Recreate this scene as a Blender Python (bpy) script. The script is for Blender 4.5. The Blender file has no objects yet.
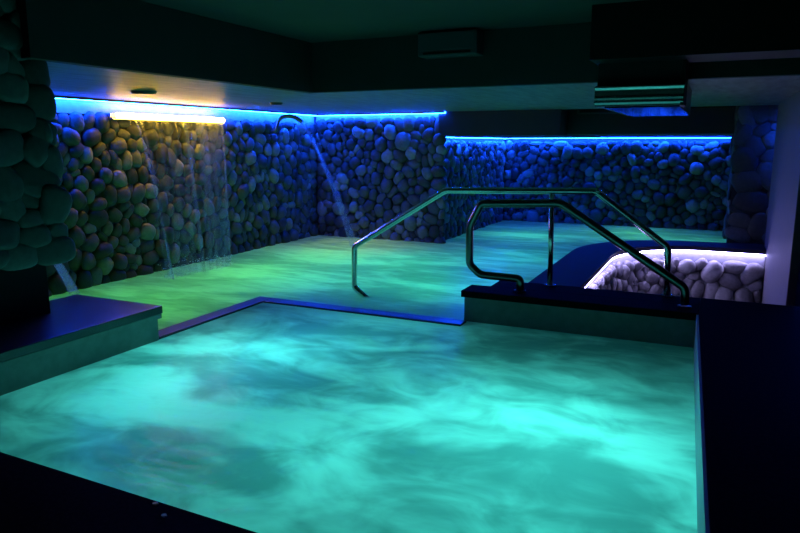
import bpy, bmesh, math, random
import numpy as np
from mathutils import Vector, Matrix

S = bpy.context.scene
COL = S.collection

# ------------------------------------------------------------------ helpers
def tag(o, label=None, cat=None, group=None, kind=None):
    if label: o['label'] = label
    if cat: o['category'] = cat
    if group: o['group'] = group
    if kind: o['kind'] = kind
    return o

def empty(name, loc, label, cat, group=None):
    o = bpy.data.objects.new(name, None)
    COL.objects.link(o)
    o.location = loc
    return tag(o, label, cat, group)

def link(name, me, mat, parent=None, smooth=False):
    o = bpy.data.objects.new(name, me)
    COL.objects.link(o)
    if mat: me.materials.append(mat)
    if smooth:
        me.polygons.foreach_set('use_smooth', [True] * len(me.polygons))
    if parent is not None:
        o.parent = parent
        off, q = Vector(), parent
        while q is not None: off += q.location; q = q.parent
        me.transform(Matrix.Translation(-off))
    return o

def build(name, bm, mat, parent=None, smooth=False):
    me = bpy.data.meshes.new(name)
    bmesh.ops.recalc_face_normals(bm, faces=bm.faces)
    bm.to_mesh(me); bm.free()
    return link(name, me, mat, parent, smooth)

def box(bm, x0, x1, y0, y1, z0, z1, bev=0.0):
    t = bmesh.new()
    vs = [t.verts.new(p) for p in ((x0,y0,z0),(x1,y0,z0),(x1,y1,z0),(x0,y1,z0),(x0,y0,z1),(x1,y0,z1),(x1,y1,z1),(x0,y1,z1))]
    for f in ((0,3,2,1),(4,5,6,7),(0,1,5,4),(1,2,6,5),(2,3,7,6),(3,0,4,7)):
        t.faces.new([vs[i] for i in f])
    if bev:
        bmesh.ops.bevel(t, geom=list(t.edges), offset=bev, segments=2, profile=.6, affect='EDGES')
    m = bpy.data.meshes.new('tmp'); t.to_mesh(m); t.free()
    bm.from_mesh(m); bpy.data.meshes.remove(m)
    return bm

def boxes(name, lst, mat, parent=None, bev=0.0):
    bm = bmesh.new()
    for b in lst: box(bm, *b, bev=bev)
    return build(name, bm, mat, parent)

def prism(bm, pts, z0, z1):
    lo = [bm.verts.new((x, y, z0)) for x, y in pts]
    hi = [bm.verts.new((x, y, z1)) for x, y in pts]
    n = len(pts)
    bm.faces.new(lo[::-1]); bm.faces.new(hi)
    for i in range(n):
        j = (i + 1) % n
        bm.faces.new((lo[i], lo[j], hi[j], hi[i]))

def fillet(pts, r, seg=5):
    pts = [Vector(p) for p in pts]
    out = [pts[0]]
    for i in range(1, len(pts) - 1):
        a, b, c = pts[i-1], pts[i], pts[i+1]
        d1, d2 = (a - b), (c - b)
        k = min(r, d1.length * .45, d2.length * .45)
        p, q = b + d1.normalized() * k, b + d2.normalized() * k
        for s in range(seg + 1):
            t = s / seg
            out.append(p * (1-t)**2 + b * 2*t*(1-t) + q * t*t)
    out.append(pts[-1])
    return out

def sweep(bm, pts, radius, n=16, cap=True, flat=1.0):
    """tube along pts, radius a number or a list; flat squeezes the second axis"""
    pts = [Vector(p) for p in pts]
    m = len(pts)
    rad = radius if isinstance(radius, (list, tuple)) else [radius] * m
    tan = []
    for i in range(m):
        t = (pts[min(i+1, m-1)] - pts[max(i-1, 0)])
        tan.append(t.normalized())
    ref = Vector((0, 1, 0)) if abs(tan[0].y) < .8 else Vector((1, 0, 0))
    nrm = (ref - tan[0] * ref.dot(tan[0])).normalized()
    rings = []
    for i in range(m):
        nrm = (nrm - tan[i] * nrm.dot(tan[i])).normalized()
        bi = tan[i].cross(nrm)
        rings.append([bm.verts.new(pts[i] + (nrm * math.cos(2*math.pi*k/n) + bi * math.sin(2*math.pi*k/n) * flat) * rad[i]) for k in range(n)])
    for i in range(m - 1):
        for k in range(n):
            l = (k + 1) % n
            bm.faces.new((rings[i][k], rings[i][l], rings[i+1][l], rings[i+1][k]))
    if cap:
        bm.faces.new(rings[0][::-1]); bm.faces.new(rings[-1])

def disc(bm, c, r, h, axis='z', n=24, r2=None):
    r2 = r if r2 is None else r2
    A = []
    for rr, hh in ((r, 0), (r2, h)):
        ring = []
        for k in range(n):
            a, b = rr * math.cos(2*math.pi*k/n), rr * math.sin(2*math.pi*k/n)
            v = {'z': (a, b, hh), 'x': (hh, a, b), 'y': (a, hh, b)}[axis]
            ring.append(bm.verts.new((c[0]+v[0], c[1]+v[1], c[2]+v[2])))
        A.append(ring)
    bm.faces.new(A[0][::-1]); bm.faces.new(A[1])
    for k in range(n):
        l = (k+1) % n
        bm.faces.new((A[0][k], A[0][l], A[1][l], A[1][k]))

# ------------------------------------------------------------------ cobbles
_ico = {}
def ico(sub):
    if sub not in _ico:
        b = bmesh.new(); bmesh.ops.create_icosphere(b, subdivisions=sub, radius=1)
        _ico[sub] = (np.array([v.co[:] for v in b.verts]), np.array([[v.index for v in f.verts] for f in b.faces]))
        b.free()
    return _ico[sub]

def cobbles(name, W, H, size, fn, mat, parent, seed, sub=2, depth=.62, lloyd=2, squash=1.0, proud=0.0, keep=None, fat=1.0, sq=2.5):
    """pebbles packed over a W x H panel; fn maps (u, v, out) arrays to xyz"""
    rng = np.random.default_rng(seed)
    n = max(3, int(W * H / (size * size * .80)))
    P = rng.random((n, 2)) * (W, H)
    res = size / 9
    gu, gv = np.meshgrid(np.arange(res/2, W, res), np.arange(res/2, H, res))
    G = np.stack([gu.ravel(), gv.ravel()], 1)
    w = rng.uniform(-.45, .45, n) * size * size * .55
    def assign():
        out = np.empty(len(G), int)
        for i in range(0, len(G), 8000):
            g = G[i:i+8000]
            d = (g[:, None, 0]-P[None, :, 0])**2 + ((g[:, None, 1]-P[None, :, 1])*squash)**2 - w[None]
            out[i:i+8000] = d.argmin(1)
        return out
    for _ in range(lloyd):
        a = assign()
        for k in range(n):
            s = G[a == k]
            if len(s): P[k] = P[k] * .3 + s.mean(0) * .7
    a = assign()
    V, F = ico(sub)
    vs, fs, off = [], [], 0
    for k in range(n):
        s = G[a == k]
        if len(s) < 6: continue
        c = s.mean(0)
        if keep is not None and not keep(c[0], c[1]): continue
        q = np.cov((s - c).T) + np.eye(2) * 1e-7
        ev, ec = np.linalg.eigh(q)
        ax = 2.0 * np.sqrt(ev) * rng.uniform(.95, 1.06) * fat
        ax = np.clip(ax, size * .24, size * .95)
        d = depth * ax.min() * rng.uniform(.85, 1.25)
        p = V.copy()
        e = .80
        p = np.sign(p) * np.abs(p) ** e
        p /= (np.abs(p) ** sq).sum(1, keepdims=True) ** (1/sq)
        for _ in range(3):
            fdir = rng.normal(size=3) * 1.5
            p = p * (1 + .055 * np.sin(p @ fdir + rng.uniform(0, 6.28)))[:, None]
        tilt = rng.uniform(-.22, .22, 2)
        p2 = p[:, 0:1] * ax[1] * ec[:, 1] + p[:, 1:2] * ax[0] * ec[:, 0]
        uv = c + p2
        o = p[:, 2] * d + (p2 @ tilt) * .6 + rng.uniform(.0, .35) * d * .5 + proud
        vs.append(np.stack(fn(uv[:, 0], uv[:, 1], o), 1)); fs.append(F + off); off += len(V)
    vs = np.concatenate(vs); fs = np.concatenate(fs)
    me = bpy.data.meshes.new(name)
    me.from_pydata(vs.tolist(), [], fs.tolist())
    b = bmesh.new(); b.from_mesh(me); bmesh.ops.recalc_face_normals(b, faces=b.faces); b.to_mesh(me); b.free()
    return link(name, me, mat, parent, True)

# ------------------------------------------------------------------ materials
def new_mat(name):
    m = bpy.data.materials.new(name); m.use_nodes = True
    nt = m.node_tree; nt.nodes.clear()
    out = nt.nodes.new('ShaderNodeOutputMaterial')
    return m, nt, out

def N(nt, t, **kw):
    n = nt.nodes.new(t)
    for k, v in kw.items():
        if k.startswith('i_'):
            n.inputs[k[2:].replace('_', ' ')].default_value = v
        else: setattr(n, k, v)
    return n

def ramp(nt, stops):
    r = N(nt, 'ShaderNodeValToRGB')
    el = r.color_ramp.elements
    while len(el) < len(stops): el.new(.5)
    for e, (p, c) in zip(el, stops):
        e.position = p; e.color = (c, c, c, 1) if not isinstance(c, tuple) else (*c, 1)
    return r

def plain(name, col, rough=.6, metal=0., spec=.5, noise=.15, scale=12, bump=.0, stretch=(1,1,1)):
    m, nt, out = new_mat(name)
    b = N(nt, 'ShaderNodeBsdfPrincipled', i_Roughness=rough, i_Metallic=metal)
    b.inputs['Specular IOR Level'].default_value = spec
    tc = N(nt, 'ShaderNodeTexCoord'); mp = N(nt, 'ShaderNodeMapping'); mp.inputs['Scale'].default_value = stretch
    nz = N(nt, 'ShaderNodeTexNoise', i_Scale=scale, i_Detail=5.)
    nt.links.new(tc.outputs['Object'], mp.inputs[0]); nt.links.new(mp.outputs[0], nz.inputs['Vector'])
    r = ramp(nt, [(.3, tuple(c*(1-noise) for c in col)), (.7, tuple(min(1, c*(1+noise)) for c in col))])
    nt.links.new(nz.outputs[0], r.inputs[0]); nt.links.new(r.outputs[0], b.inputs['Base Color'])
    if bump:
        bp = N(nt, 'ShaderNodeBump', i_Strength=bump, i_Distance=.02)
        nt.links.new(nz.outputs[0], bp.inputs['Height']); nt.links.new(bp.outputs[0], b.inputs['Normal'])
    nt.links.new(b.outputs[0], out.inputs[0])
    return m

def stone_mat(name, lo, hi, rough=.55):
    m, nt, out = new_mat(name)
    b = N(nt, 'ShaderNodeBsdfPrincipled', i_Roughness=rough)
    b.inputs['Specular IOR Level'].default_value = .35
    g = N(nt, 'ShaderNodeNewGeometry')
    r = ramp(nt, [(0, lo), (.72, tuple(a*.7+c*.3 for a, c in zip(lo, hi))), (1, hi)])
    nt.links.new(g.outputs['Random Per Island'], r.inputs[0])
    tc = N(nt, 'ShaderNodeTexCoord')
    nz = N(nt, 'ShaderNodeTexNoise', i_Scale=22., i_Detail=6.)
    nt.links.new(tc.outputs['Object'], nz.inputs['Vector'])
    mx = N(nt, 'ShaderNodeMix', data_type='RGBA', blend_type='MULTIPLY')
    mx.inputs[0].default_value = 1
    r2 = ramp(nt, [(.25, .65), (.75, 1.0)])
    nt.links.new(nz.outputs[0], r2.inputs[0])
    nt.links.new(r.outputs[0], mx.inputs[6]); nt.links.new(r2.outputs[0], mx.inputs[7])
    nt.links.new(mx.outputs[2], b.inputs['Base Color'])
    bp = N(nt, 'ShaderNodeBump', i_Strength=.25, i_Distance=.01)
    nt.links.new(nz.outputs[0], bp.inputs['Height']); nt.links.new(bp.outputs[0], b.inputs['Normal'])
    nt.links.new(b.outputs[0], out.inputs[0])
    return m

def emit(name, col, s):
    m, nt, out = new_mat(name)
    e = N(nt, 'ShaderNodeEmission', i_Strength=s); e.inputs[0].default_value = (*col, 1)
    nt.links.new(e.outputs[0], out.inputs[0])
    return m

def water_mat(name, lo, hi, scale, stretch, rot, dist=1.2, bump=.25, refl=.5, ramp_pos=(.36, .66)):
    """aerated, milky pool water: lets the lamps below glow through cloudy patches, glossy on top"""
    m, nt, out = new_mat(name)
    L = nt.links.new
    tc = N(nt, 'ShaderNodeTexCoord'); mp = N(nt, 'ShaderNodeMapping')
    mp.inputs['Scale'].default_value = stretch; mp.inputs['Rotation'].default_value = (0, 0, rot)
    L(tc.outputs['Object'], mp.inputs[0])
    n1 = N(nt, 'ShaderNodeTexNoise', i_Scale=scale, i_Detail=4.5, i_Roughness=.5, i_Distortion=dist)
    L(mp.outputs[0], n1.inputs['Vector'])
    n2 = N(nt, 'ShaderNodeTexNoise', i_Scale=scale*3.1, i_Detail=4., i_Distortion=1.6)
    L(mp.outputs[0], n2.inputs['Vector'])
    ad = N(nt, 'ShaderNodeMath', operation='MULTIPLY_ADD'); ad.inputs[1].default_value = .32
    sb = N(nt, 'ShaderNodeMath', operation='SUBTRACT'); sb.inputs[1].default_value = .5
    L(n2.outputs[0], sb.inputs[0]); L(sb.outputs[0], ad.inputs[0]); L(n1.outputs[0], ad.inputs[2])
    r = ramp(nt, [(ramp_pos[0], lo), (ramp_pos[1], hi)])
    r.color_ramp.interpolation = 'EASE'
    L(ad.outputs[0], r.inputs[0])
    tr = N(nt, 'ShaderNodeBsdfTranslucent'); L(r.outputs[0], tr.inputs[0])
    df = N(nt, 'ShaderNodeBsdfDiffuse'); df.inputs[0].default_value = (.03, .04, .04, 1)
    a = N(nt, 'ShaderNodeAddShader'); L(tr.outputs[0], a.inputs[0]); L(df.outputs[0], a.inputs[1])
    gl = N(nt, 'ShaderNodeBsdfGlossy', i_Roughness=.22)
    nb = N(nt, 'ShaderNodeTexNoise', i_Scale=7., i_Detail=4., i_Distortion=.6)
    mp2 = N(nt, 'ShaderNodeMapping'); mp2.inputs['Rotation'].default_value = (0, 0, rot); mp2.inputs['Scale'].default_value = (.5, 1, 1)
    L(tc.outputs['Object'], mp2.inputs[0]); L(mp2.outputs[0], nb.inputs['Vector'])
    bp = N(nt, 'ShaderNodeBump', i_Strength=bump, i_Distance=.08); L(nb.outputs[0], bp.inputs['Height'])
    L(bp.outputs[0], gl.inputs['Normal'])
    fr = N(nt, 'ShaderNodeFresnel', i_IOR=1.33); L(bp.outputs[0], fr.inputs['Normal'])
    mu = N(nt, 'ShaderNodeMath', operation='MULTIPLY'); mu.inputs[1].default_value = refl; L(fr.outputs[0], mu.inputs[0])
    mx = N(nt, 'ShaderNodeMixShader'); L(mu.outputs[0], mx.inputs[0]); L(a.outputs[0], mx.inputs[1]); L(gl.outputs[0], mx.inputs[2])
    L(mx.outputs[0], out.inputs[0])
    return m

def falling_mat(name, col, a_lo, a_hi, freq, detail=5., vf=.9):
    """thin falling water: streaked along UV v, mostly see-through"""
    m, nt, out = new_mat(name)
    L = nt.links.new
    uv = N(nt, 'ShaderNodeUVMap'); mp = N(nt, 'ShaderNodeMapping'); mp.inputs['Scale'].default_value = (freq, vf, 1)
    L(uv.outputs[0], mp.inputs[0])
    nz = N(nt, 'ShaderNodeTexNoise', i_Scale=1., i_Detail=detail, i_Roughness=.6, i_Distortion=.15); L(mp.outputs[0], nz.inputs['Vector'])
    r = ramp(nt, [(.42, a_lo), (.72, a_hi)]); L(nz.outputs[0], r.inputs[0])
    t = N(nt, 'ShaderNodeBsdfTransparent')
    tl = N(nt, 'ShaderNodeBsdfTranslucent'); tl.inputs[0].default_value = (*col, 1)
    df = N(nt, 'ShaderNodeBsdfDiffuse'); df.inputs[0].default_value = (*col, 1)
    m0 = N(nt, 'ShaderNodeMixShader'); L(tl.outputs[0], m0.inputs[1]); L(df.outputs[0], m0.inputs[2])
    gl = N(nt, 'ShaderNodeBsdfGlossy', i_Roughness=.25)
    m1 = N(nt, 'ShaderNodeMixShader'); m1.inputs[0].default_value = .25; L(m0.outputs[0], m1.inputs[1]); L(gl.outputs[0], m1.inputs[2])
    m2 = N(nt, 'ShaderNodeMixShader'); L(r.outputs[0], m2.inputs[0]); L(t.outputs[0], m2.inputs[1]); L(m1.outputs[0], m2.inputs[2])
    L(m2.outputs[0], out.inputs[0])
    return m

M = {}
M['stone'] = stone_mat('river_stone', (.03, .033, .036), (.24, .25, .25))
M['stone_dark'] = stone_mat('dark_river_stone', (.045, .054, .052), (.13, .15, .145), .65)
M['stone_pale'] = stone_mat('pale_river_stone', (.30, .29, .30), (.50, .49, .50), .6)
M['mortar'] = plain('mortar', (.045, .047, .05), .9, noise=.3, scale=30, bump=.4)
M['band'] = plain('wall_plaster', (.26, .27, .30), .8, noise=.1)
M['black_deck'] = plain('black_deck_tile', (.008, .009, .011), .75, spec=.02, noise=.4, scale=40)
M['granite'] = plain('dark_granite', (.035, .03, .045), .28, spec=.5, noise=.5, scale=160, bump=.05)
M['tile'] = plain('pale_pool_tile', (.55, .58, .57), .45, noise=.06)
M['ledge_face'] = plain('ledge_render', (.22, .24, .23), .6, noise=.12)
M['soffit'] = plain('ripple_light_soffit', (.16, .16, .15), .42, spec=.4, noise=.4, scale=2.6, bump=.8, stretch=(5, 1, 1))  # stretched streaks in tone and bump imitate light reflected off the water
M['beam'] = plain('dark_beam_paint', (.016, .019, .022), .8, noise=.1, scale=4)
M['ceiling'] = plain('ceiling_paint', (.026, .032, .032), .85, noise=.1, scale=3)
M['black'] = plain('black_panel', (.006, .006, .007), .6, spec=.2)
M['partition'] = plain('pale_partition', (.12, .12, .135), .7, noise=.06)
M['steel'] = plain('brushed_steel', (.62, .62, .64), .22, metal=1., noise=.06, scale=60)
M['mirror'] = plain('mirror_polished_steel', (.55, .55, .57), .07, metal=1., noise=.03)
M['coping'] = plain('honed_dark_granite', (.03, .028, .05), .65, spec=.2, noise=.5, scale=160)
M['dark_steel'] = plain('dark_smooth_steel', (.16, .16, .17), .28, metal=1., noise=.05)
M['black_gloss'] = plain('black_gloss_metal', (.02, .02, .025), .3, spec=.5)
M['white_plastic'] = plain('white_plastic', (.05, .055, .07), .5, noise=.03)
M['blue_led'] = emit('blue_led', (.004, .06, 1.0), 270)
M['white_led'] = emit('violet_white_led', (.46, .40, 1.0), 46)
M['amber'] = emit('amber_lamp', (1.0, .58, .05), 27)
M['water_front'] = water_mat('milky_turquoise_water', (.24, .38, .37), (.82, .98, .92), .62, (1, 1.3, 1), .5, dist=.9, ramp_pos=(.34,.64), refl=.32)
M['water_rear'] = water_mat('green_bubbling_water', (.42, .55, .45), (.85, .95, .8), .9, (.55, 1.5, 1), .42, refl=.5)
M['fall'] = falling_mat('falling_water', (.8, .86, .9), .0, .20, 16)
M['jet'] = falling_mat('jet_water', (.75, .85, .95), .04, .24, 5, 3., .5)
M['stream'] = falling_mat('smooth_jet_water', (.75, .85, .95), .07, .16, 2.5, 2., .5)
M['gush'] = falling_mat('gushing_water', (.7, .85, .95), .12, .32, 3, 2., .5)
M['foam'] = plain('splash_foam', (.7, .75, .72), .5, noise=.05)

WZ = -.33          # water level; deck level is 0

# ------------------------------------------------------------------ setting: decks and basin
bm = bmesh.new()
prism(bm, [(-7.6, -2.5), (4.2, -2.5), (4.2, 7.08), (-.055, 7.08), (-.055, 6.42), (.115, 1.895), (-7.6, 2.04)], -1.6, 0)
floor = tag(build('floor', bm, M['black_deck']),
            'black tiled deck around the front and right of the turquoise pool', 'floor', kind='structure')
bm = bmesh.new()
box(bm, -7.5, 1.7, 2.05, 15.95, -1.62, -1.42)
prism(bm, [(-.057, 6.415), (.113, 1.90), (.096, 1.90), (-.074, 6.415)], -1.42, -.012)
tag(build('pool_basin', bm, M['tile']),
    'pale tiled basin of the pool with a strip of wall above the water', 'pool', kind='structure')
tag(boxes('floor_sunken', [(-1.24, 1.6, 7.09, 10.9, -1.40, -1.2)], M['black_deck']), 'dark floor of the sunken stairwell under the lit cobbles', 'floor', kind='structure')

# ------------------------------------------------------------------ setting: walls
def wall(name, bx, label): return tag(boxes(name, bx, M['mortar']), label, 'wall', kind='structure')

wl = wall('wall_left', [(-7.6, -7.26, 1.9, 11.8, -1.42, 2.05)], 'long left cobble wall behind the waterfall')
cobbles('cobble_cladding', 7.2, 2.26, .195, lambda u, v, o: (-7.27 + o, 4.3 + u, v - .38), M['stone'], wl, 3)
boxes('plaster_band', [(-7.26, -7.245, 1.9, 11.45, 1.86, 2.045)], M['band'], wl)

wb = wall('wall_back', [(-7.26, -4.64, 11.52, 11.9, -1.42, 2.05)], 'cobble wall facing the pool under the middle blue light strip')
cobbles('cobble_cladding', 2.74, 2.38, .195, lambda u, v, o: (-7.22 + u, 11.50 - o, v - .42), M['stone'], wb, 11)
boxes('plaster_band', [(-7.22, -4.52, 11.50, 11.519, 1.90, 2.045)], M['band'], wb)

wr = wall('wall_recess', [(-4.98, -4.64, 11.90, 16.0, -1.42, 2.0)], 'cobble side wall of the far recess')
cobbles('cobble_cladding', 4.1, 1.96, .185, lambda u, v, o: (-4.64 + o, 11.52 + u, v - .42), M['stone'], wr, 17)

wf = wall('wall_far', [(-4.64, 1.9, 15.7, 16.0, -1.42, 2.0)], 'far cobble wall under the longest blue light strip')
cobbles('cobble_cladding', 5.7, 1.94, .195, lambda u, v, o: (-4.66 + u, 15.69 - o, v - .42), M['stone'], wf, 23)

# pillar at the left: a stone-clad box hanging above the granite bench on a dark core
wp = tag(boxes('wall_pillar', [(-5.34, -4.19, 1.2, 3.14, .72, 2.6), (-6.4, -5.32, 1.2, 3.95, .002, 2.05)], M['black']),
         'dark stone-clad pillar at the left edge above the granite bench', 'pillar', kind='structure')
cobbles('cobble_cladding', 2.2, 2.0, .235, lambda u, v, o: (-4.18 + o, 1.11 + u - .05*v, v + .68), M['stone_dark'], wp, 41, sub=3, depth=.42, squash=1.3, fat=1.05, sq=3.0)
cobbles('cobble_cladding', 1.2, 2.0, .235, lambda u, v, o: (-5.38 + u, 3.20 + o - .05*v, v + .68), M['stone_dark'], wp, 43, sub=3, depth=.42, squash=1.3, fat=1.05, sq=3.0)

# pillar at the right, standing on the pool rim
pr = tag(boxes('wall_column', [(.22, .98, 11.62, 12.3, -1.42, 2.12)], M['mortar']), 'dark stone column between the far wall and the pale partition', 'pillar', kind='structure')
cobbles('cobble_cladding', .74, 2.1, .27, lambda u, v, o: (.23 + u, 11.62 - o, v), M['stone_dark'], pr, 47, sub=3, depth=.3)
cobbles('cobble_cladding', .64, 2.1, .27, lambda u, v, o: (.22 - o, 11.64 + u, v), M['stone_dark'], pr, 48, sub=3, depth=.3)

tag(boxes('wall_partition', [(.72, .80, 7.55, 11.3, -1.2, 2.05)], M['partition'], bev=.008), 'pale violet-lit partition at the right end of the lit cobbles', 'wall', kind='structure')
tag(boxes('wall_right', [(1.05, 1.6, 7.09, 13.0, -1.2, 2.05)], M['beam']), 'dark wall glimpsed past the pale partition at the right edge', 'wall', kind='structure')

# ------------------------------------------------------------------ setting: ceilings
tag(boxes('ceiling', [(-7.6, 4.2, -2.5, 7.0, 2.56, 2.75)], M['ceiling']), 'dark raised ceiling above the front pool', 'ceiling', kind='structure')
sof = tag(boxes('ceiling_lowered', [(-7.6, -4.075, 3.05, 11.95, 2.05, 2.09), (-4.075, 4.2, 6.415, 11.52, 2.05, 2.09)], M['soffit']),
          'smooth lowered ceiling above the rear pool, amber at the waterfall', 'ceiling', kind='structure')
tag(boxes('trim_1', [(-4.16, -4.06, 3.05, 6.5, 2.04, 2.56), (-4.16, 4.2, 6.4, 6.5, 2.04, 2.56)], M['beam'], bev=.004), 'dark beam face around the raised ceiling', 'beam', kind='structure')
tag(boxes('trim_2', [(-4.60, -2.42, 11.42, 15.7, 1.63, 2.05), (-2.42, 4.2, 11.95, 15.7, 1.645, 2.05)], M['beam'], bev=.004),
    'dark lintel and low ceiling of the far recess', 'beam', kind='structure')
tag(boxes('trim_3', [(-.985, 4.2, 5.62, 6.15, 2.145, 2.56)], M['black'], bev=.004), 'black bulkhead at the upper right', 'beam', kind='structure')
tag(boxes('trim_4', [(-2.25, -1.6, 11.90, 11.94, 1.985, 2.012), (-2.25, -2.22, 11.90, 11.94, 1.985, 2.045)], M['white_plastic']),
    'thin pale trim line under the lowered ceiling left of the steel duct', 'trim', kind='structure')

# ------------------------------------------------------------------ pool ledges
bench = empty('pool_bench', (-5.2, 3.2, 0), 'granite-topped bench at the left between turquoise and green water', 'bench')
boxes('granite_top', [(-5.76, -4.615, 1.945, 4.585, -.072, 0)], M['granite'], bench, bev=.006)
boxes('slab_lip', [(-5.74, -4.62, 1.95, 4.575, -.118, -.074)], M['ledge_face'], bench, bev=.004)
boxes('bench_body', [(-5.72, -4.65, 1.95, 4.55, -1.42, -.12)], M['ledge_face'], bench)

ledge = empty('pool_ledge', (-1.15, 6.7, 0), 'dark granite ledge behind the turquoise pool, carrying the nearer handrail', 'ledge')
boxes('granite_top', [(-2.31, -.058, 6.40, 6.74, -.07, -.002), (-2.10, -.058, 6.74, 7.085, -.07, -.002)], M['black_deck'], ledge, bev=.006)
boxes('ledge_body', [(-2.28, -.06, 6.43, 6.72, -1.42, -.071), (-2.07, -.06, 6.72, 7.07, -1.42, -.071)], M['ledge_face'], ledge)

tag(boxes('overflow_edge', [(-4.87, -4.68, 4.59, 6.40, -1.42, WZ+.018), (-4.68, -2.24, 6.21, 6.40, -1.42, WZ+.018)], M['granite'], bev=.008),
    'purple-blue overflow edge at water level between the two waters', 'edge')

# curved rim of the rear pool: granite top, lit cobbles below its outer lip
def arc(cx, cy, rx, ry, n=14):      # from pointing -x round to pointing +y
    return [(cx - rx*math.cos(t*math.pi/2/n), cy + ry*math.sin(t*math.pi/2/n)) for t in range(n+1)]
outer = [(-1.22, 7.09)] + arc(-.10, 9.35, 1.12, 1.36) + [(.72, 10.72)]
inner = [(-1.78, 7.09)] + arc(-.20, 9.55, 1.58, 1.72) + [(.71, 11.36)]
rim = empty('pool_coping', (-1.2, 9.5, 0), 'curved dark granite pool rim above the white-lit cobbles', 'pool rim')
bm = bmesh.new(); prism(bm, outer[:-1] + [(.71, 10.71)] + inner[::-1], -.06, 0); build('granite_top', bm, M['coping'], rim)
core_o = [(-1.30, 7.10)] + arc(-.10, 9.35, 1.20, 1.44) + [(.71, 10.79)]
core_i = [(-1.74, 7.10)] + arc(-.20, 9.55, 1.54, 1.68) + [(.71, 11.32)]
bm = bmesh.new(); prism(bm, core_o + core_i[::-1], -1.42, -.06); build('rim_wall', bm, M['band'], rim)
cl = [Vector((*p, 0)) for p in [(-1.30, 7.12)] + arc(-.10, 9.35, 1.20, 1.44, 24) + [(.71, 10.79)]]
cum = [0.0]
for a, b in zip(cl, cl[1:]): cum.append(cum[-1] + (b - a).length)
def along(u, v, o):
    x = np.interp(u, cum, [p.x for p in cl]); y = np.interp(u, cum, [p.y for p in cl])
    x2 = np.interp(u + .02, cum, [p.x for p in cl]); y2 = np.interp(u + .02, cum, [p.y for p in cl])
    x1 = np.interp(u - .02, cum, [p.x for p in cl]); y1 = np.interp(u - .02, cum, [p.y for p in cl])
    dx, dy = x2 - x1, y2 - y1; l = np.hypot(dx, dy) + 1e-9
    return x + dy / l * o, y - dx / l * o, v - 1.2
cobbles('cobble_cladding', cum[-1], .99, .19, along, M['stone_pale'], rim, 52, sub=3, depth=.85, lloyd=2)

# ------------------------------------------------------------------ light strips
def strip(bx, side, label):
    """tape bx behind an added lip and cap that shield the ceiling from its light; side = which way the open room lies ('x+', 'x-', 'y-')"""
    s_ = empty('light_strip', ((bx[0]+bx[1])/2, (bx[2]+bx[3])/2, bx[4]), label, 'light strip')
    boxes('led_tape', [bx], M['blue_led'], s_)
    x0, x1, y0, y1, z0, z1 = bx
    lip = {'x+': (x1+.012, x1+.016, y0, y1), 'x-': (x0-.016, x0-.012, y0, y1), 'y-': (x0, x1, y0-.016, y0-.012)}[side]
    top = {'x+': (x0, x1+.016, y0, y1), 'x-': (x0-.016, x1, y0, y1), 'y-': (x0, x1, y0-.016, y1)}[side]
    boxes('added_light_shield', [(*lip, z0+.005, z1+.003), (*top, z1+.0005, z1+.004)], M['black_gloss'], s_)  # added shield: keeps the tape's glow on the wall, off the ceiling
    return s_
strip((-7.175, -7.145, 5.0, 11.44, 2.018, 2.045), 'x+', 'blue light strip along the long left wall above the waterfall')
strip((-7.20, -4.47, 11.395, 11.425, 2.018, 2.045), 'y-', 'blue light strip on the middle cobble wall left of the recess')
strip((-4.56, -4.53, 11.56, 15.6, 1.598, 1.624), 'x+', 'short blue light strip on the side wall of the far recess')
strip((-4.52, .20, 15.58, 15.61, 1.602, 1.628), 'y-', 'long blue light strip across the far cobble wall')
strip((1.01, 1.03, 8.0, 12.9, 1.93, 1.96), 'x-', 'blue light strip glimpsed past the partition at the right edge')
ws = empty('light_strip', (-1.2, 9.5, -.07), 'violet-white light strip hidden under the curved granite rim', 'light strip')
bm = bmesh.new()
lo = [(-1.235, 7.12)] + arc(-.10, 9.35, 1.135, 1.375, 20) + [(.71, 10.725)]
li = [(-1.262, 7.12)] + arc(-.10, 9.35, 1.162, 1.402, 20) + [(.71, 10.752)]
prism(bm, lo + li[::-1], -.088, -.063); build('led_tape', bm, M['white_led'], ws)

# ------------------------------------------------------------------ waterfall
wfx = empty('waterfall_spout', (-7.24, 7.5, 1.82), 'wide waterfall spout with glowing amber lamp on the left cobble wall', 'waterfall spout')
boxes('housing', [(-7.24, -7.14, 6.42, 8.56, 1.83, 1.88)], M['steel'], wfx, bev=.006)
bm = bmesh.new(); sweep(bm, [(-7.06, 6.46, 1.845), (-7.06, 8.52, 1.845)], .040, 12); build('lamp_tube', bm, M['amber'], wfx, smooth=True)
boxes('lip', [(-7.24, -7.10, 6.42, 8.56, 1.80, 1.82)], M['steel'], wfx, bev=.004)

def uv_sheet(name, fn, nu, nv, mat, parent=None, thick=.008):
    me = bpy.data.meshes.new(name)
    vs = [fn(i/nu, j/nv) for j in range(nv+1) for i in range(nu+1)]
    fs = [(j*(nu+1)+i, j*(nu+1)+i+1, (j+1)*(nu+1)+i+1, (j+1)*(nu+1)+i) for j in range(nv) for i in range(nu)]
    me.from_pydata(vs, [], fs)
    uv = me.uv_layers.new(name='UVMap')
    for p in me.polygons:
        for li_, vi in zip(p.loop_indices, p.vertices):
            uv.data[li_].uv = ((vi % (nu+1))/nu, (vi // (nu+1))/nv)
    o = link(name, me, mat, parent, True)
    md = o.modifiers.new('thickness', 'SOLIDIFY'); md.thickness = thick
    return o

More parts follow.
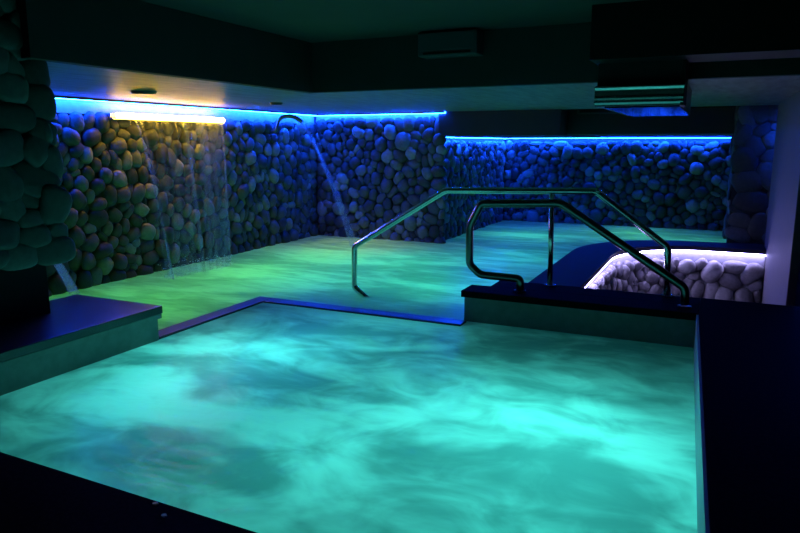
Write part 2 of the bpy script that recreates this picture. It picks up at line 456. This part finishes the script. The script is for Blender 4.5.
def fallx(t): return -7.03 + .40 * t ** .75
wtr = empty('waterfall', (-6.7, 7.5, WZ), 'thin amber-lit waterfall dropping from the wide wall spout', 'waterfall')
rw = random.Random(4)
def fall(u, t):
    y0 = 6.62 + u * 1.86; y1 = 6.72 + u * 1.30
    z = 1.79 - t * (1.79 - WZ)
    return (fallx(t) + .012*math.sin(u*37) + .008*math.sin(u*91), y0 + (y1 - y0) * t**.8, z)
uv_sheet('water_sheet', fall, 90, 30, M['fall'], wtr)
def streamlet(u0, w):
    def f(u, t):
        p = fall(u0 + (u - .5) * w * (1 + .4*t), t)
        return (p[0] + .03, p[1], p[2])
    return f
for u0, w in ((.04, .016), (.52, .03), (.70, .12), (.86, .10), (.97, .015)):
    uv_sheet('streamlet', streamlet(u0, w), 8, 24, M['gush'] if w < .04 else M['jet'], wtr, .012)
bm = bmesh.new()
for k in range(800):
    r_ = abs(rw.gauss(0, .16)); y = rw.uniform(6.7, 8.05)
    c = Vector((-6.68 + rw.gauss(0, .10), y, WZ + .015 + abs(rw.gauss(0, .075))))
    bmesh.ops.create_icosphere(bm, subdivisions=1, radius=rw.uniform(.003, .008), matrix=Matrix.Translation(c))
sp = build('splash_droplets', bm, M['foam'], wtr, smooth=True); sp['kind'] = 'stuff'

# ------------------------------------------------------------------ pipe spout and jets
ps = empty('pipe_spout', (-7.2, 9.95, 1.78), 'arched pipe spout high in the corner of the cobble walls', 'pipe spout')
pp = fillet([(-7.27, 9.95, 1.70), (-7.10, 9.97, 1.70), (-7.06, 10.0, 1.93), (-6.86, 10.12, 1.985), (-6.70, 10.22, 1.86)], .14, 6)
bm = bmesh.new(); sweep(bm, pp, .036, 14); build('pipe', bm, M['dark_steel'], ps, smooth=True)
bm = bmesh.new(); disc(bm, (-7.27, 9.95, 1.70), .075, .06, 'x'); build('wall_flange', bm, M['dark_steel'], ps)

def jet(name, a, b, sag, w0, w1, label, mat, flat=.25, side=(0, 1, 0)):
    a, b = Vector(a), Vector(b); s = Vector(side)
    def f(u, t):
        p = a.lerp(b, t); p.z = a.z + (b.z - a.z) * t - sag * 4 * t * (t - 1) * .25
        w = w0 + (w1 - w0) * t
        ang = u * 2 * math.pi
        dirv = (b - a).normalized(); up = s.cross(dirv).normalized()
        return tuple(p + s * math.cos(ang) * w * .5 + up * math.sin(ang) * w * .5 * flat)
    o = uv_sheet(name, f, 20, 24, mat, None, .004)
    return tag(o, label, 'water jet')
jet('water_jet', (-6.70, 10.22, 1.85), (-5.84, 10.49, WZ - .01), .75, .07, .24, 'slanting water jet falling from the arched pipe spout', M['stream'])
jet('water_jet', (-6.5, 4.86, .38), (-7.06, 5.60, WZ - .01), .12, .07, .11, 'small pale water jet pouring beside the left stone pillar', M['gush'], side=(.80, .6, 0), flat=.8)

# ------------------------------------------------------------------ water
fw = bmesh.new(); fw.faces.new([fw.verts.new((x, y, WZ)) for x, y in ((-4.64, 1.99), (.10, 1.90), (-.07, 6.44), (-2.28, 6.44), (-2.28, 6.23), (-4.68, 6.23))])
tag(build('pool_water', fw, M['water_front']), 'milky turquoise water filling the nearer pool', 'water', kind='stuff')
out_ = [(-7.26, 2.0), (-5.71, 2.0), (-5.71, 4.57), (-4.86, 4.57), (-4.86, 6.38), (-2.28, 6.38), (-2.28, 6.73), (-2.07, 6.73), (-2.07, 7.08), (-1.75, 7.08)]
out_ += [(x - .0, y) for x, y in core_i[1:]] + [(1.04, 11.40), (1.04, 15.7), (-4.64, 15.7), (-4.64, 11.52), (-7.26, 11.52)]
rwm = bmesh.new(); rwm.faces.new([rwm.verts.new((x, y, WZ)) for x, y in out_])
tag(build('pool_water', rwm, M['water_rear']), 'green bubbling water of the rear pool reaching the cobble walls', 'water', kind='stuff')

# ------------------------------------------------------------------ handrails
r1 = empty('handrail', (-1.0, 6.85, 0), 'dark looped steel handrail standing on the near granite ledge', 'handrail')
Y1 = 6.62
def onY(p, y):      # keep a point of the measured plane y=6.8 in its line of sight when the plane moves
    s = y / 6.8
    return (p[0]*s, y, 1.5 + (p[2]-1.5)*s)
path = [onY(p, Y1) for p in ((-1.797, 0, -.04), (-1.792, 0, .094), (-2.238, 0, .10), (-2.362, 0, .21), (-2.365, 0, .628), (-2.245, 0, .870), (-1.403, 0, .905), (-.195, 0, .142), (-.187, 0, -.02))]
bm = bmesh.new(); sweep(bm, fillet(path, .045, 4), .040, 18); build('rail_tube', bm, M['dark_steel'], r1, smooth=True)
for p in (path[0], path[-1]):
    bm = bmesh.new(); disc(bm, (p[0], p[1], -.002), .062, .014, n=28); fl = build('base_flange', bm, M['dark_steel'], r1)
    for k in range(3):
        a = k*2.094 + .5; bm = bmesh.new(); disc(bm, (p[0]+.049*math.cos(a), p[1]+.049*math.sin(a), .011), .006, .003, n=10); build('screw', bm, M['steel'], fl)
r2 = empty('handrail', (-1.5, 7.0, 0), 'bright steel handrail reaching out over the green water behind', 'handrail')
Y2 = 7.02
p2 = [(-3.66, Y2, -.42), (-3.915, Y2, -.237), (-3.905, Y2, .272), (-2.735, Y2, .98), (-1.10, Y2, 1.02), (-.385, Y2, .491), (-.36, Y2, -.002)]
bm = bmesh.new(); sweep(bm, fillet(p2, .04, 4), .034, 18); build('rail_tube', bm, M['steel'], r2, smooth=True)
bm = bmesh.new(); sweep(bm, [(-1.53, Y2, 0), (-1.545, Y2, 1.0)], .028, 18); build('post', bm, M['steel'], r2, smooth=True)
for x in (-1.53, -.36):
    bm = bmesh.new(); disc(bm, (x, Y2, -.002), .060, .014, n=28); fl = build('base_flange', bm, M['steel'], r2)
    for k in range(3):
        a = k*2.094 + .5; bm = bmesh.new(); disc(bm, (x+.047*math.cos(a), Y2+.047*math.sin(a), .011), .006, .003, n=10); build('screw', bm, M['dark_steel'], fl)

# ------------------------------------------------------------------ ceiling fittings
for i, (x, y, lab) in enumerate(((-5.70, 5.60, 'round dark downlight in the amber-lit lowered ceiling above the waterfall'),
                                 (-5.60, 7.90, 'small downlight in the lowered ceiling near the inner corner'))):
    d = empty('downlight', (x, y, 2.05), lab, 'downlight')
    R = .14 if i == 0 else .09
    bm = bmesh.new(); disc(bm, (x, y, 2.05), R, -.03, n=32, r2=R*.86); bz = build('bezel', bm, M['black_gloss'], d)
    bm = bmesh.new(); disc(bm, (x, y, 2.02), R*.7, -.004, n=28); build('lens', bm, M['black_gloss'], bz)

du = empty('ventilation_duct', (-.62, 5.9, 1.81), 'box duct with polished steel band hanging under the black bulkhead', 'duct')
boxes('duct_body', [(-.965, -.315, 5.93, 8.0, 1.80, 2.168)], M['black_gloss'], du, bev=.004)
boxes('underside_panel', [(-.90, -.317, 5.95, 7.95, 1.788, 1.800)], M['mirror'], du)
bm = bmesh.new()
prof = []
for k in range(13):
    a = -math.pi/2 + math.pi*k/12
    prof.append((5.935 - .055*math.cos(a), 1.885 + .085*math.sin(a)))
rows = [[bm.verts.new((x, y, z)) for y, z in prof] for x in (-.975, -.29)]
for k in range(12): bm.faces.new((rows[0][k], rows[0][k+1], rows[1][k+1], rows[1][k]))
bm.faces.new(rows[0]); bm.faces.new(rows[1][::-1]); bm.faces.new((rows[0][0], rows[1][0], rows[1][-1], rows[0][-1]))
sb = build('steel_band', bm, M['steel'], du)
boxes('band_rib', [(-.977, -.288, 5.868, 5.90, 1.945, 1.957)], M['steel'], sb, bev=.003)
boxes('band_rib', [(-.977, -.288, 5.868, 5.90, 1.825, 1.837)], M['steel'], sb, bev=.003)
boxes('end_panel', [(-.313, -.285, 5.90, 6.3, 1.80, 2.168)], M['black'], du)

ac = empty('air_conditioner', (-2.5, 6.2, 2.3), 'faint pale air conditioner unit high on the beam under the raised ceiling', 'air conditioner')
cs = boxes('casing', [(-2.72, -2.12, 6.19, 6.398, 2.32, 2.545)], M['white_plastic'], ac, bev=.015)
boxes('outlet_slot', [(-2.66, -2.18, 6.183, 6.20, 2.335, 2.355)], M['black'], cs)
boxes('front_panel', [(-2.70, -2.14, 6.18, 6.192, 2.37, 2.53)], M['white_plastic'], ac, bev=.004)

for x, y, lab in ((-2.042, 1.915, 'small steel stud at the dark front deck edge, nearer the water'), (-1.94, 1.86, 'small steel stud on the dark front deck, farther from the water')):
    st = empty('deck_stud', (x, y, 0), lab, 'deck stud')
    bm = bmesh.new(); disc(bm, (x, y, 0), .014, .006, n=20, r2=.011); sc = build('stud_cap', bm, M['steel'], st)
    bm = bmesh.new(); disc(bm, (x, y, .006), .004, .001, n=12); build('stud_screw', bm, M['dark_steel'], sc)

# ------------------------------------------------------------------ underwater lamps
def lamp(x, y, z, power, col, size=.7):
    l = bpy.data.lights.new('underwater_lamp', 'AREA'); l.shape = 'DISK'; l.size = size; l.energy = power; l.color = col
    o = bpy.data.objects.new('underwater_lamp', l); COL.objects.link(o); o.location = (x, y, z); o.rotation_euler = (math.pi, 0, 0)
CY = (.09, .92, .83)
for x, y, p in ((-1.05, 4.45, 9), (-.6, 3.75, 8), (-1.7, 4.0, 4), (-3.95, 4.45, 7), (-3.75, 3.75, 4), (-3.35, 4.9, 6), (-2.1, 3.0, 4.5), (-3.6, 3.0, 3), (-.7, 2.7, 5), (-2.9, 5.6, 3)):
    lamp(x, y, -1.15, p * .92, CY, .9)
GR = (.14, .95, .10); TE = (.05, .80, .48); YE = (.70, .95, .08)
for x, y, p, c in ((-6.3, 5.6, 10, GR), (-6.0, 7.6, 13, GR), (-5.9, 9.2, 12, GR), (-5.25, 5.7, 7, GR), (-5.85, 10.6, 9, YE), (-4.4, 9.4, 17, TE), (-3.2, 7.9, 17, TE), (-4.9, 7.6, 10, TE),
                   (-2.9, 10.6, 13, TE), (-3.4, 13.2, 15, (.08, .85, .32)), (-1.6, 14.4, 13, (.12, .85, .18)), (-.2, 13.3, 12, (.10, .85, .26))):
    lamp(x, y, -1.38, p * .68, c, 1.1)

# ------------------------------------------------------------------ camera, world, colour
cam = bpy.data.cameras.new('camera'); cam.sensor_width = 36; cam.lens = 36 * 670 / 800; cam.clip_end = 60
co = bpy.data.objects.new('camera', cam); COL.objects.link(co)
co.location = (0, 0, 1.5); co.rotation_euler = (math.pi/2 - math.radians(10.444), 0, math.radians(25.1594))
S.camera = co
w = bpy.data.worlds.new('night'); S.world = w; w.use_nodes = True
w.node_tree.nodes['Background'].inputs[0].default_value = (.2, .4, .5, 1); w.node_tree.nodes['Background'].inputs[1].default_value = .002
S.view_settings.view_transform = 'Standard'; S.view_settings.look = 'None'; S.view_settings.exposure = 0; S.view_settings.gamma = 1
S.view_settings.use_curve_mapping = False
S.cycles.max_bounces = 6; S.cycles.diffuse_bounces = 3; S.cycles.transparent_max_bounces = 16
S.cycles.caustics_reflective = False; S.cycles.caustics_refractive = False; S.cycles.sample_clamp_indirect = 4
S.cycles.use_denoising = True
